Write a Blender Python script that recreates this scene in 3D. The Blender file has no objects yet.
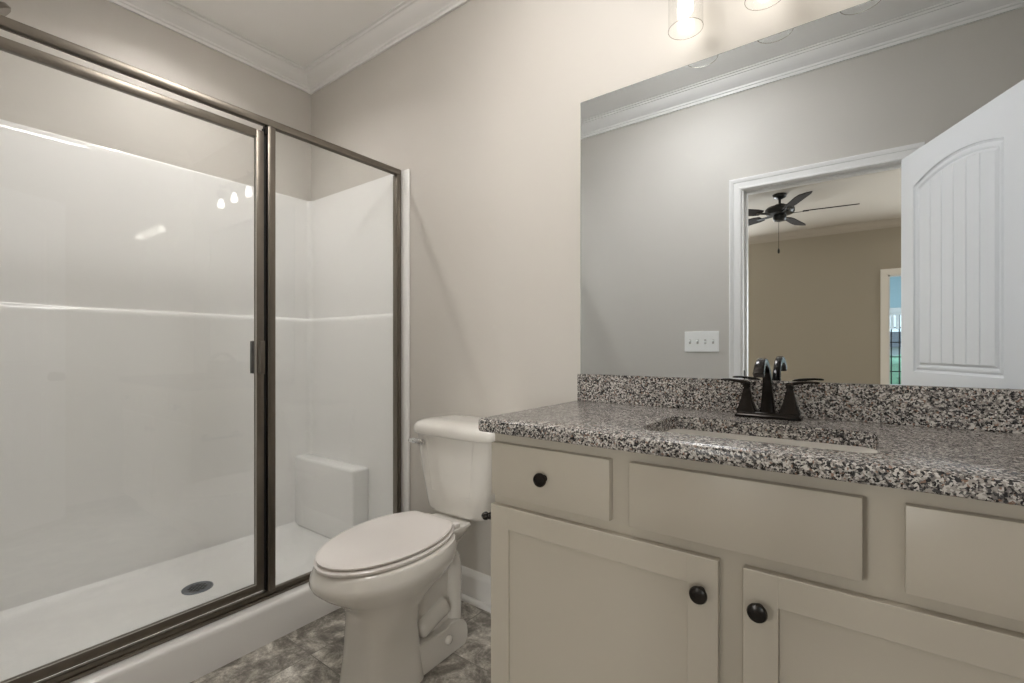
import bpy, bmesh, math, random
from mathutils import Vector, Matrix
PI = math.pi
random.seed(7)
scene = bpy.context.scene
COL = scene.collection

# ------------------------------------------------------------------ camera
TH = 0.6401
FPX = 468.8
cam_d = bpy.data.cameras.new('camera')
cam = bpy.data.objects.new('camera', cam_d)
COL.objects.link(cam)
cam.location = (0, 0, 1.0713)
cam.rotation_euler = (PI / 2, 0, TH)
cam_d.sensor_width = 36
cam_d.lens = FPX / 1024 * 36
cam_d.shift_y = (348.6 - 341.5) / 1024
cam_d.clip_start = 0.01
cam_d.clip_end = 300
scene.camera = cam

# ------------------------------------------------------------------ world, exposure
W = bpy.data.worlds.new('sky')
scene.world = W
W.use_nodes = True
wn = W.node_tree
bg = wn.nodes['Background']
bg.inputs['Color'].default_value = (0.62, 0.78, 0.86, 1)
bg.inputs['Strength'].default_value = 0.19
scene.view_settings.view_transform = 'Standard'
scene.view_settings.look = 'None'
scene.view_settings.gamma = 1
scene.view_settings.use_curve_mapping = False
scene.view_settings.exposure = 3.2
try:
    scene.cycles.max_bounces = 14
    scene.cycles.diffuse_bounces = 8
    scene.cycles.glossy_bounces = 8
    scene.cycles.transparent_max_bounces = 24
    scene.cycles.sample_clamp_indirect = 6
except Exception:
    pass

BULB = 1.5        # emission of the vanity bulbs
CAN = 80.0        # emission of the recessed lens over the shower
DOME = 3.7        # emission of the unseen dome added to even the room light
DAY = 12.5        # fill through the added, unseen bedroom windows (W)


def area(name, loc, rot, sx, sy, power, color):
    l = bpy.data.lights.new(name, 'AREA')
    l.shape = 'RECTANGLE'
    l.size, l.size_y, l.energy, l.color = sx, sy, power, color
    o = bpy.data.objects.new(name, l)
    COL.objects.link(o)
    o.location = loc
    o.rotation_euler = rot
    return o


area('bedroom_fill', (1.9, -4.52, 1.45), (PI / 2, 0, 0), 1.3, 1.5, DAY, (1.0, 0.98, 0.94))  # unseen source, added to fill the bedroom and cabinet fronts
area('bedroom_fill', (-2.2, -4.52, 1.45), (PI / 2, 0, 0), 1.3, 1.5, DAY * 0.85, (1.0, 0.98, 0.94))  # second added source, evens the fill across the cabinets
area('hall_fill', (1.26, -5.7, 1.5), (0, PI / 2, 0), 1.4, 1.4, 2.2, (0.85, 0.95, 1.0))  # added fill, enters by an unseen side opening of the hall

# ------------------------------------------------------------------ materials
def new_mat(name):
    m = bpy.data.materials.new(name)
    m.use_nodes = True
    nt = m.node_tree
    return m, nt, nt.nodes['Principled BSDF'], nt.nodes['Material Output']


def N(nt, typ, **kw):
    n = nt.nodes.new(typ)
    for k, v in kw.items():
        if k in n.inputs:
            n.inputs[k].default_value = v
        else:
            setattr(n, k, v)
    return n


def L(nt, a, b):
    nt.links.new(a, b)


def simple(name, col, rough=0.5, metal=0.0, bump=0.0, bscale=200.0, vary=0.0, vscale=3.0, coat=0.0, spec=0.5):
    m, nt, b, out = new_mat(name)
    b.inputs['Base Color'].default_value = (*col, 1)
    b.inputs['Roughness'].default_value = rough
    b.inputs['Metallic'].default_value = metal
    b.inputs['Coat Weight'].default_value = coat
    b.inputs['Coat Roughness'].default_value = 0.04
    b.inputs['Specular IOR Level'].default_value = spec
    tc = N(nt, 'ShaderNodeTexCoord')
    if vary:
        n = N(nt, 'ShaderNodeTexNoise', Scale=vscale, Detail=3.0)
        L(nt, tc.outputs['Object'], n.inputs['Vector'])
        r = N(nt, 'ShaderNodeValToRGB')
        r.color_ramp.elements[0].position = 0.3
        r.color_ramp.elements[1].position = 0.7
        r.color_ramp.elements[0].color = (*[c * (1 - vary) for c in col], 1)
        r.color_ramp.elements[1].color = (*[min(1, c * (1 + vary)) for c in col], 1)
        L(nt, n.outputs['Fac'], r.inputs['Fac'])
        L(nt, r.outputs['Color'], b.inputs['Base Color'])
    if bump:
        n = N(nt, 'ShaderNodeTexNoise', Scale=bscale, Detail=2.0)
        L(nt, tc.outputs['Object'], n.inputs['Vector'])
        bp = N(nt, 'ShaderNodeBump', Strength=bump, Distance=0.002)
        L(nt, n.outputs['Fac'], bp.inputs['Height'])
        L(nt, bp.outputs['Normal'], b.inputs['Normal'])
    return m


M_wall = simple('wall_paint', (0.563, 0.537, 0.497), 0.55, bump=0.12, bscale=120, vary=0.012)
M_ceil = simple('ceiling_paint', (0.89, 0.88, 0.86), 0.7, bump=0.12, bscale=90)
M_trim = simple('trim_paint', (0.80, 0.79, 0.775), 0.35)
M_door = simple('door_paint', (0.80, 0.81, 0.83), 0.35)
M_acrylic = simple('shower_acrylic', (0.84, 0.835, 0.825), 0.35, coat=1.0)
M_porc = simple('porcelain', (0.74, 0.72, 0.68), 0.10, coat=0.6)
M_seat = simple('seat_plastic', (0.79, 0.755, 0.73), 0.22)
M_cab = simple('cabinet_paint', (0.452, 0.413, 0.345), 0.38, vary=0.015, bump=0.05, bscale=60)
M_bronze = simple('oil_rubbed_bronze', (0.016, 0.0125, 0.0105), 0.22, metal=0.6, vary=0.4, vscale=30)
M_knob = simple('knob_bronze', (0.016, 0.013, 0.011), 0.24, metal=0.5)
M_chrome = simple('chrome', (0.72, 0.72, 0.72), 0.12, metal=1.0)
M_nickel = simple('drain_steel', (0.22, 0.24, 0.27), 0.35, metal=1.0)
M_black = simple('dark_gap', (0.01, 0.01, 0.01), 0.6)
M_switch = simple('switch_plastic', (0.86, 0.86, 0.84), 0.3)
M_caulk = simple('rubber', (0.5, 0.48, 0.45), 0.5)
M_fan = simple('fan_metal', (0.018, 0.018, 0.018), 0.35, metal=0.3)
M_blade = simple('fan_blade', (0.022, 0.016, 0.013), 0.8, vary=0.3, vscale=12, spec=0.2)
M_carpet = simple('carpet', (0.36, 0.32, 0.27), 0.95, bump=0.6, bscale=300)
M_bedwall = simple('dimmed_wall_paint', (0.42, 0.38, 0.31), 0.6, bump=0.1, bscale=120)  # same wall paint, its colour darkened for the dimly lit bedroom
M_bluewall = simple('blue_paint', (0.42, 0.58, 0.64), 0.6)
M_grass = simple('grass', (0.30, 0.33, 0.27), 0.9, vary=0.3)
M_leaf = simple('leaves', (0.30, 0.52, 0.36), 0.8, vary=0.4, vscale=2)
M_bark = simple('bark', (0.14, 0.10, 0.07), 0.9)
M_roof = simple('roof_shingles', (0.11, 0.12, 0.14), 0.9, vary=0.2)
M_siding = simple('siding', (0.62, 0.66, 0.68), 0.8)


def brushed(name, col, rough):
    m, nt, b, out = new_mat(name)
    b.inputs['Metallic'].default_value = 1.0
    b.inputs['Roughness'].default_value = rough
    tc = N(nt, 'ShaderNodeTexCoord')
    mp = N(nt, 'ShaderNodeMapping')
    mp.inputs['Scale'].default_value = (90, 3, 3)
    n = N(nt, 'ShaderNodeTexNoise', Scale=6.0, Detail=3.0)
    L(nt, tc.outputs['Object'], mp.inputs['Vector'])
    L(nt, mp.outputs['Vector'], n.inputs['Vector'])
    r = N(nt, 'ShaderNodeValToRGB')
    r.color_ramp.elements[0].color = (*[c * 0.85 for c in col], 1)
    r.color_ramp.elements[1].color = (*[c * 1.15 for c in col], 1)
    L(nt, n.outputs['Fac'], r.inputs['Fac'])
    L(nt, r.outputs['Color'], b.inputs['Base Color'])
    return m


M_frame = brushed('brushed_bronze_frame', (0.20, 0.178, 0.15), 0.34)


def glass_mat(name, ior=1.45, tint=(0.97, 0.985, 0.98), rough=0.0):
    # thin pane: transmits straight through, reflects by Fresnel
    m, nt, b, out = new_mat(name)
    nt.nodes.remove(b)
    t = N(nt, 'ShaderNodeBsdfTransparent')
    t.inputs['Color'].default_value = (*tint, 1)
    g = N(nt, 'ShaderNodeBsdfGlossy')
    g.inputs['Roughness'].default_value = rough
    lw = N(nt, 'ShaderNodeLayerWeight', Blend=0.5)
    pw = N(nt, 'ShaderNodeMath', operation='POWER')
    pw.inputs[1].default_value = 5.0
    L(nt, lw.outputs['Facing'], pw.inputs[0])
    ma = N(nt, 'ShaderNodeMath', operation='MULTIPLY_ADD')
    ma.inputs[1].default_value = 0.9
    ma.inputs[2].default_value = ((ior - 1) / (ior + 1)) ** 2
    L(nt, pw.outputs['Value'], ma.inputs[0])
    mx = N(nt, 'ShaderNodeMixShader')
    L(nt, ma.outputs['Value'], mx.inputs['Fac'])
    L(nt, t.outputs['BSDF'], mx.inputs[1])
    L(nt, g.outputs['BSDF'], mx.inputs[2])
    L(nt, mx.outputs['Shader'], out.inputs['Surface'])
    return m


M_glass = glass_mat('shower_glass', 1.55, (0.985, 0.992, 0.988))
M_shade = glass_mat('lamp_glass', 1.5, (0.985, 0.985, 0.98), 0.03)
M_pane = glass_mat('window_glass', 1.45)


def mirror_mat():
    m, nt, b, out = new_mat('mirror_silver')
    b.inputs['Metallic'].default_value = 1.0
    b.inputs['Roughness'].default_value = 0.0
    b.inputs['Base Color'].default_value = (0.855, 0.912, 0.965, 1)
    return m


M_mirror = mirror_mat()


def emit(name, col, s):
    m, nt, b, out = new_mat(name)
    b.inputs['Base Color'].default_value = (*col, 1)
    b.inputs['Emission Color'].default_value = (*col, 1)
    b.inputs['Emission Strength'].default_value = s
    return m


M_bulb = emit('bulb_glow', (1.0, 0.94, 0.86), BULB)
M_can = emit('recessed_lens', (1.0, 0.965, 0.93), CAN)
M_dome = emit('fill_dome', (1.0, 0.965, 0.93), DOME)


def granite_mat():
    m, nt, b, out = new_mat('speckled_granite')
    tc = N(nt, 'ShaderNodeTexCoord')
    # distort the lookup so that grains are irregular
    nz = N(nt, 'ShaderNodeTexNoise', Scale=190.0, Detail=2.0)
    L(nt, tc.outputs['Object'], nz.inputs['Vector'])
    mul = N(nt, 'ShaderNodeVectorMath', operation='SCALE')
    sub = N(nt, 'ShaderNodeVectorMath', operation='SUBTRACT')
    sub.inputs[1].default_value = (0.5, 0.5, 0.5)
    L(nt, nz.outputs['Color'], sub.inputs[0])
    L(nt, sub.outputs['Vector'], mul.inputs[0])
    mul.inputs['Scale'].default_value = 0.008
    add = N(nt, 'ShaderNodeVectorMath', operation='ADD')
    L(nt, tc.outputs['Object'], add.inputs[0])
    L(nt, mul.outputs['Vector'], add.inputs[1])
    v = N(nt, 'ShaderNodeTexVoronoi', Scale=295.0)
    L(nt, add.outputs['Vector'], v.inputs['Vector'])
    sep = N(nt, 'ShaderNodeSeparateColor')
    L(nt, v.outputs['Color'], sep.inputs['Color'])
    r = N(nt, 'ShaderNodeValToRGB')
    r.color_ramp.interpolation = 'CONSTANT'
    e = r.color_ramp.elements
    stops = [(0.0, (0.010, 0.010, 0.011)), (0.22, (0.06, 0.058, 0.060)), (0.37, (0.19, 0.175, 0.165)),
             (0.53, (0.345, 0.325, 0.30)), (0.74, (0.56, 0.54, 0.51)), (0.96, (0.25, 0.16, 0.12))]
    e[0].position, e[0].color = 0.0, (*stops[0][1], 1)
    e[1].position, e[1].color = stops[1][0], (*stops[1][1], 1)
    for p, c in stops[2:]:
        q = e.new(p)
        q.color = (*c, 1)
    L(nt, sep.outputs['Red'], r.inputs['Fac'])
    # larger cloud variation
    n2 = N(nt, 'ShaderNodeTexNoise', Scale=22.0, Detail=2.0)
    L(nt, tc.outputs['Object'], n2.inputs['Vector'])
    r2 = N(nt, 'ShaderNodeValToRGB')
    r2.color_ramp.elements[0].color = (0.72, 0.72, 0.73, 1)
    r2.color_ramp.elements[1].color = (1.22, 1.2, 1.18, 1)
    L(nt, n2.outputs['Fac'], r2.inputs['Fac'])
    mx = N(nt, 'ShaderNodeMix', data_type='RGBA', blend_type='MULTIPLY')
    mx.inputs['Factor'].default_value = 1.0
    L(nt, r.outputs['Color'], mx.inputs['A'])
    L(nt, r2.outputs['Color'], mx.inputs['B'])
    L(nt, mx.outputs['Result'], b.inputs['Base Color'])
    b.inputs['Roughness'].default_value = 0.22
    b.inputs['Specular IOR Level'].default_value = 0.6
    return m


M_granite = granite_mat()


def floor_mat():
    m, nt, b, out = new_mat('stone_look_tile')
    tc = N(nt, 'ShaderNodeTexCoord')
    mp = N(nt, 'ShaderNodeMapping')
    mp.inputs['Location'].default_value = (1.545 / 0.305, -0.895 / 0.305, 0)
    mp.inputs['Scale'].default_value = (1 / 0.305, 1 / 0.305, 1)
    L(nt, tc.outputs['Object'], mp.inputs['Vector'])
    br = N(nt, 'ShaderNodeTexBrick')
    br.offset = 0.0
    br.inputs['Scale'].default_value = 1.0
    br.inputs['Mortar Size'].default_value = 0.006
    br.inputs['Mortar Smooth'].default_value = 0.2
    br.inputs['Brick Width'].default_value = 1.0
    br.inputs['Row Height'].default_value = 1.0
    br.inputs['Color1'].default_value = (0.0, 0.0, 0.0, 1)
    br.inputs['Color2'].default_value = (1.0, 1.0, 1.0, 1)
    br.inputs['Mortar'].default_value = (0.5, 0.5, 0.5, 1)
    L(nt, mp.outputs['Vector'], br.inputs['Vector'])
    # clouded stone, shifted per tile
    add = N(nt, 'ShaderNodeVectorMath', operation='MULTIPLY_ADD')
    L(nt, br.outputs['Color'], add.inputs[0])
    add.inputs[1].default_value = (3.0, 5.0, 2.0)
    L(nt, tc.outputs['Object'], add.inputs[2])
    n1 = N(nt, 'ShaderNodeTexNoise', Scale=10.0, Detail=10.0, Roughness=0.72, Distortion=0.6)
    L(nt, add.outputs['Vector'], n1.inputs['Vector'])
    r = N(nt, 'ShaderNodeValToRGB')
    e = r.color_ramp.elements
    e[0].position, e[0].color = 0.34, (0.10, 0.09, 0.078, 1)
    e[1].position, e[1].color = 0.64, (0.60, 0.58, 0.54, 1)
    q = e.new(0.45)
    q.color = (0.19, 0.175, 0.155, 1)
    q = e.new(0.54)
    q.color = (0.37, 0.345, 0.31, 1)
    L(nt, n1.outputs['Fac'], r.inputs['Fac'])
    # fine veins
    n3 = N(nt, 'ShaderNodeTexNoise', Scale=95.0, Detail=6.0, Roughness=0.8)
    L(nt, tc.outputs['Object'], n3.inputs['Vector'])
    r3 = N(nt, 'ShaderNodeValToRGB')
    r3.color_ramp.elements[0].position = 0.3
    r3.color_ramp.elements[1].position = 0.7
    r3.color_ramp.elements[0].color = (0.70, 0.70, 0.70, 1)
    r3.color_ramp.elements[1].color = (1.75, 1.75, 1.72, 1)
    L(nt, n3.outputs['Fac'], r3.inputs['Fac'])
    mx = N(nt, 'ShaderNodeMix', data_type='RGBA', blend_type='MULTIPLY')
    mx.inputs['Factor'].default_value = 1.0
    L(nt, r.outputs['Color'], mx.inputs['A'])
    L(nt, r3.outputs['Color'], mx.inputs['B'])
    mx2 = N(nt, 'ShaderNodeMix', data_type='RGBA')
    L(nt, br.outputs['Fac'], mx2.inputs['Factor'])
    L(nt, mx.outputs['Result'], mx2.inputs['A'])
    mx2.inputs['B'].default_value = (0.20, 0.185, 0.165, 1)
    L(nt, mx2.outputs['Result'], b.inputs['Base Color'])
    b.inputs['Roughness'].default_value = 0.42
    bp = N(nt, 'ShaderNodeBump', Strength=0.3, Distance=0.001)
    bp.invert = True
    L(nt, br.outputs['Fac'], bp.inputs['Height'])
    L(nt, bp.outputs['Normal'], b.inputs['Normal'])
    return m


M_floor = floor_mat()

# ------------------------------------------------------------------ mesh helpers (all take world coordinates)
ORG = {}


def box(bm, a, b, bev=0.0, seg=2):
    x0, x1 = sorted((a[0], b[0])); y0, y1 = sorted((a[1], b[1])); z0, z1 = sorted((a[2], b[2]))
    t = bmesh.new()
    r = bmesh.ops.create_cube(t, size=1)
    for v in t.verts:
        v.co = Vector(((x0 + x1) / 2 + v.co.x * (x1 - x0), (y0 + y1) / 2 + v.co.y * (y1 - y0), (z0 + z1) / 2 + v.co.z * (z1 - z0)))
    if bev:
        bmesh.ops.bevel(t, geom=list(t.edges), offset=bev, segments=seg, affect='EDGES', profile=0.5)
    merge(bm, t)


def merge(bm, t, mat=None):
    if mat is not None:
        t.transform(mat)
    me = bpy.data.meshes.new('tmp')
    t.to_mesh(me)
    t.free()
    bm.from_mesh(me)
    bpy.data.meshes.remove(me)


def loft(bm, rings, cap0=True, cap1=True, closed=True):
    R = [[bm.verts.new(p) for p in r] for r in rings]
    n = len(R[0])
    for i in range(len(R) - 1):
        for k in range(n if closed else n - 1):
            k2 = (k + 1) % n
            bm.faces.new((R[i][k], R[i][k2], R[i + 1][k2], R[i + 1][k]))
    if cap0 and closed:
        bm.faces.new(list(reversed(R[0])))
    if cap1 and closed:
        bm.faces.new(R[-1])


def prism(bm, pts, axis, a, b):
    """pts: 2-D outline; axis 'x','y','z' extruded from a to b. Outline order: x->(y,z), y->(x,z), z->(x,y)"""
    def P(p, t):
        return {'x': (t, p[0], p[1]), 'y': (p[0], t, p[1]), 'z': (p[0], p[1], t)}[axis]
    loft(bm, [[P(p, a) for p in pts], [P(p, b) for p in pts]])


def lathe(bm, prof, c, axis='z', n=32, cap=True):
    """prof: (radius, height along axis)"""
    rings = []
    for r, h in prof:
        ring = []
        for k in range(n):
            a = 2 * PI * k / n
            u, v = r * math.cos(a), r * math.sin(a)
            p = {'z': (u, v, h), 'y': (u, h, v), 'x': (h, u, v)}[axis]
            ring.append((c[0] + p[0], c[1] + p[1], c[2] + p[2]))
        rings.append(ring)
    loft(bm, rings, cap, cap)


def tube(bm, pts, rad, n=12, caps=True):
    pts = [Vector(p) for p in pts]
    if not hasattr(rad, '__len__'):
        rad = [rad] * len(pts)
    rings = []
    prev = None
    for i, p in enumerate(pts):
        if i == 0: d = pts[1] - p
        elif i == len(pts) - 1: d = p - pts[i - 1]
        else: d = (pts[i + 1] - p).normalized() + (p - pts[i - 1]).normalized()
        d.normalize()
        if prev is None:
            up = Vector((0, 0, 1)) if abs(d.z) < 0.9 else Vector((1, 0, 0))
            u = d.cross(up).normalized()
        else:
            u = (prev - d * prev.dot(d)).normalized()
        prev = u
        w = d.cross(u)
        rings.append([tuple(p + (u * math.cos(2 * PI * k / n) + w * math.sin(2 * PI * k / n)) * rad[i]) for k in range(n)])
    loft(bm, rings, caps, caps)


def smooth_path(pts, k=6):
    pts = [Vector(p) for p in pts]
    out = []
    for i in range(len(pts) - 1):
        p0 = pts[max(i - 1, 0)]; p1 = pts[i]; p2 = pts[i + 1]; p3 = pts[min(i + 2, len(pts) - 1)]
        for j in range(k):
            t = j / k
            out.append(0.5 * ((2 * p1) + (p2 - p0) * t + (2 * p0 - 5 * p1 + 4 * p2 - p3) * t * t + (3 * p1 - p0 - 3 * p2 + p3) * t ** 3))
    out.append(pts[-1])
    return out


def obj(name, bm, mat, parent=None, org=None, smooth=None):
    """link one mesh; vertices are in world coordinates"""
    if parent is not None:
        o0 = ORG[parent.name]
    else:
        o0 = Vector(org) if org else Vector((0, 0, 0))
    bmesh.ops.recalc_face_normals(bm, faces=list(bm.faces))
    bm.transform(Matrix.Translation(-o0))
    me = bpy.data.meshes.new(name)
    bm.to_mesh(me)
    bm.free()
    me.materials.append(mat)
    if smooth is not None:
        me.shade_smooth()
        me.set_sharp_from_angle(angle=math.radians(smooth))
    o = bpy.data.objects.new(name, me)
    COL.objects.link(o)
    if parent is not None:
        o.parent = parent
    else:
        o.location = o0
    ORG[o.name] = o0
    return o


def thing(name, label, cat, loc):
    o = bpy.data.objects.new(name, None)
    COL.objects.link(o)
    o.location = loc
    o.empty_display_size = 0.05
    o['label'] = label
    o['category'] = cat
    ORG[o.name] = Vector(loc)
    return o


def tag(o, label, cat):
    o['label'] = label
    o['category'] = cat
    return o


def struct(name, bm, mat, parent=None, smooth=None):
    o = obj(name, bm, mat, parent, smooth=smooth)
    if parent is None:
        o['kind'] = 'structure'
    return o


def B(*boxes, bev=0.0):
    bm = bmesh.new()
    for a, b in boxes:
        box(bm, a, b, bev)
    return bm


# ------------------------------------------------------------------ room shell
XL, XR, YF, YB, ZC = -2.583, 0.75, 0.02, 1.50, 2.64
YW = -0.095            # bedroom side of the doorway wall
DX0, DX1, DZ = -0.545, 0.173, 1.987   # door opening
struct('floor', B(((XL - .1, YW, -0.1), (XR + .1, YB + .1, 0))), M_floor)
struct('ceiling', B(((XL - .1, YW, ZC), (XR + .1, YB + .1, ZC + .1))), M_ceil)
struct('wall_back', B(((XL - .1, YB, 0), (XR + .1, YB + .1, ZC))), M_wall)
struct('wall_left', B(((XL - .1, YF, 0), (XL, YB, ZC))), M_wall)
struct('wall_right', B(((XR, YF, 0), (XR + .1, YB, ZC))), M_wall)
struct('wall_front', B(((XL - .1, YW, 0), (DX0 - .02, YF, ZC)), ((DX1 + .02, YW, 0), (XR + .1, YF, ZC)),
                       ((DX0 - .02, YW, DZ + .02), (DX1 + .02, YF, ZC))), M_wall)

# crown moulding: one profile run round the room (distance from wall d, height below ceiling z)
CR = [(0, -.082), (.010, -.082), (.012, -.070), (.018, -.066), (.020, -.058), (.026, -.054), (.040, -.046), (.056, -.033),
      (.068, -.020), (.072, -.014), (.080, -.012), (.084, -.006), (.095, -.004), (.095, 0), (0, 0)]


def moulding(prof, corners, z0):
    """corners: loop of inner-wall points (x,y); profile offset inwards along the mitre"""
    bm = bmesh.new()
    n = len(corners)
    cx = sum(p[0] for p in corners) / n; cy = sum(p[1] for p in corners) / n
    rings = []
    for x, y in corners:
        sx = 1 if x < cx else -1; sy = 1 if y < cy else -1
        rings.append([(x + sx * d, y + sy * d, z0 + z) for d, z in prof])
    rings.append(rings[0])
    loft(bm, rings, False, False)
    bmesh.ops.remove_doubles(bm, verts=bm.verts, dist=1e-6)
    return bm


e = 0.0005
struct('trim_crown', moulding(CR, [(XL + e, YF + e), (XR - e, YF + e), (XR - e, YB - e), (XL + e, YB - e)], ZC - e), M_trim, smooth=40)

# baseboard: cap, flat, shoe
BP = [(0, 0), (.028, 0), (.028, .006), (.025, .014), (.018, .019), (.013, .020), (.013, .098), (.016, .100), (.016, .112),
      (.012, .118), (.008, .126), (.003, .132), (0, .132)]


def base_run(name, x0, x1, y, sgn):
    bm = bmesh.new()
    loft(bm, [[(x, y + sgn * d, z) for d, z in BP] for x in (x0, x1)])
    return struct(name, bm, M_trim, smooth=40)


base_run('baseboard_back', -1.714, -0.789, YB - e, -1)
base_run('baseboard_front', -1.714, DX0 - .085, YF + e, 1)

# ------------------------------------------------------------------ doorway: jamb, stops, casings, leaf
bm = B(((DX0 - .02, YW - .001, 0), (DX0, YF + .001, DZ + .02)), ((DX1, YW - .001, 0), (DX1 + .02, YF + .001, DZ + .02)),
       ((DX0, YW - .001, DZ), (DX1, YF + .001, DZ + .02)))
box(bm, (DX0, -.062, 0), (DX0 + .012, -.020, DZ), .002)
box(bm, (DX1 - .012, -.062, 0), (DX1, -.020, DZ), .002)
box(bm, (DX0, -.062, DZ - .012), (DX1, -.020, DZ), .002)
doorjamb = struct('trim_door_jamb', bm, M_trim)
bm = B(((DX0 - .0005, -.018, .885), (DX0 + .0015, .010, .945)), bev=.0005)
obj('strike_plate', bm, M_bronze, doorjamb)['label'] = 'dark bronze strike plate'

CP = [(0, .0), (0, .010), (.004, .013), (.010, .0135), (.013, .011), (.040, .0125), (.044, .016), (.050, .017), (.054, .0195),
      (.060, .020), (.064, .018), (.064, 0)]     # across the casing from inner edge, projection


def casing(name, x0, x1, ztop, ywall, sgn, mat, prof=CP, parent=None):
    """three-sided casing with mitred corners"""
    rings = []
    for (x, z, dx, dz) in ((x0, 0, -1, 0), (x0, ztop, -1, 1), (x1, ztop, 1, 1), (x1, 0, 1, 0)):
        rings.append([(x + dx * u, ywall + sgn * p, z + dz * u) for u, p in prof])
    bm = bmesh.new()
    loft(bm, rings)
    return struct(name, bm, mat, smooth=30)


casing('trim_door_casing', DX0 - .009, DX1 + .006, DZ + .001, YF + e, 1, M_trim)
casing('trim_bedroom_casing', DX0 - .006, DX1 + .006, DZ + .002, YW - e, -1, M_trim)

# door leaf, built in its own frame: u along the leaf from the hinge, v thickness, then rotated
hinge = Vector((DX1 - .001, YF + .022, 0))
ang = math.atan2(.912, .41)
LW, LT, LZ0, LZ1 = 0.70, 0.035, 0.010, 1.982
door = bpy.data.objects.new('door_1', None)
COL.objects.link(door)
door.location = hinge
door.rotation_euler = (0, 0, ang)
door['kind'] = 'structure'
ORG['door_1'] = Vector((0, 0, 0))


def arch(u, z, rise, u0, u1):
    t = (u - u0) / (u1 - u0) * 2 - 1
    return z + rise * (1 - t * t)


def door_panel(bm, u0, u1, z0, z1, rise, ysurf, s, planks=6):
    """raised plank panel: moulding rim standing in a groove, planks inside; s = outward sign"""
    K = 24
    def outline(off):
        a, b = u0 + off, u1 - off
        top = [(a + (b - a) * k / K, 0) for k in range(K + 1)]
        pts = [(a, z0 + off), (b, z0 + off)]
        for k in range(K, -1, -1):
            u = a + (b - a) * k / K
            pts.append((u, arch(u, z1, rise, u0, u1) - off))
        return pts
    # nested steps: offset inwards, surface height
    steps = [(0, 0.0), (.003, -.006), (.010, -.009), (.018, -.004), (.026, -.004), (.034, -.010), (.044, -.002)]
    rings = [[(u, ysurf + s * h, z) for u, z in outline(o)] for o, h in steps]
    loft(bm, rings, False, False)
    # planked field with V grooves
    off = .044
    a, b = u0 + off, u1 - off
    w = (b - a) / planks
    us = [a]
    hs = [-.002]
    for k in range(1, planks):
        g = a + w * k
        us += [g - .004, g, g + .004]
        hs += [-.002, -.0065, -.002]
    us.append(b); hs.append(-.002)
    lo = [bm.verts.new((u, ysurf + s * h, z0 + off)) for u, h in zip(us, hs)]
    hi = [bm.verts.new((u, ysurf + s * h, arch(u, z1, rise, u0, u1) - off)) for u, h in zip(us, hs)]
    for i in range(len(us) - 1):
        bm.faces.new((lo[i], lo[i + 1], hi[i + 1], hi[i]))
    return outline(0)


def face_with_holes(bm, outer, holes, y):
    """flat face minus panels via triangle fill"""
    t = bmesh.new()
    for loop in [outer] + holes:
        vs = [t.verts.new((u, y, z)) for u, z in loop]
        for i in range(len(vs)):
            t.edges.new((vs[i], vs[(i + 1) % len(vs)]))
    bmesh.ops.triangle_fill(t, edges=list(t.edges), use_beauty=True)
    merge(bm, t)


bm = bmesh.new()
for s, y in ((1, LT / 2), (-1, -LT / 2)):
    h1 = door_panel(bm, .092, .612, .965, 1.822, .052, y, s)
    h2 = door_panel(bm, .092, .612, .20, .84, 0.0, y, s)
    face_with_holes(bm, [(0, LZ0), (LW, LZ0), (LW, LZ1), (0, LZ1)], [h1, h2], y)
h = LT / 2
for q in (((0, -h, LZ0), (LW, -h, LZ0), (LW, h, LZ0), (0, h, LZ0)), ((0, -h, LZ1), (LW, -h, LZ1), (LW, h, LZ1), (0, h, LZ1)),
          ((0, -h, LZ0), (0, h, LZ0), (0, h, LZ1), (0, -h, LZ1)), ((LW, -h, LZ0), (LW, h, LZ0), (LW, h, LZ1), (LW, -h, LZ1))):
    bm.faces.new([bm.verts.new(p) for p in q])
bmesh.ops.remove_doubles(bm, verts=bm.verts, dist=1e-5)
leaf = obj('door_leaf', bm, M_door, door)
for s in (1, -1):
    bm = bmesh.new()
    lathe(bm, [(.031, 0), (.031, .004), (.027, .008), (.012, .010), (.010, .026), (.018, .032), (.027, .042), (.029, .052),
               (.025, .062), (.012, .067), (.001, .068)], (LW - .065, s * LT / 2, .90), 'y', 24)
    if s < 0:
        for v in bm.verts:
            v.co.y = -LT / 2 - (v.co.y - (-LT / 2))
    k = obj('door_knob', bm, M_bronze, door, smooth=35)
    k['label'] = 'dark bronze round knob'
for z in (.25, 1.0, 1.78):
    bm = bmesh.new()
    lathe(bm, [(.007, -.045), (.007, .045)], (-.004, -LT / 2 - .002, z), 'z', 12)
    obj('hinge', bm, M_trim, door)

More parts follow.
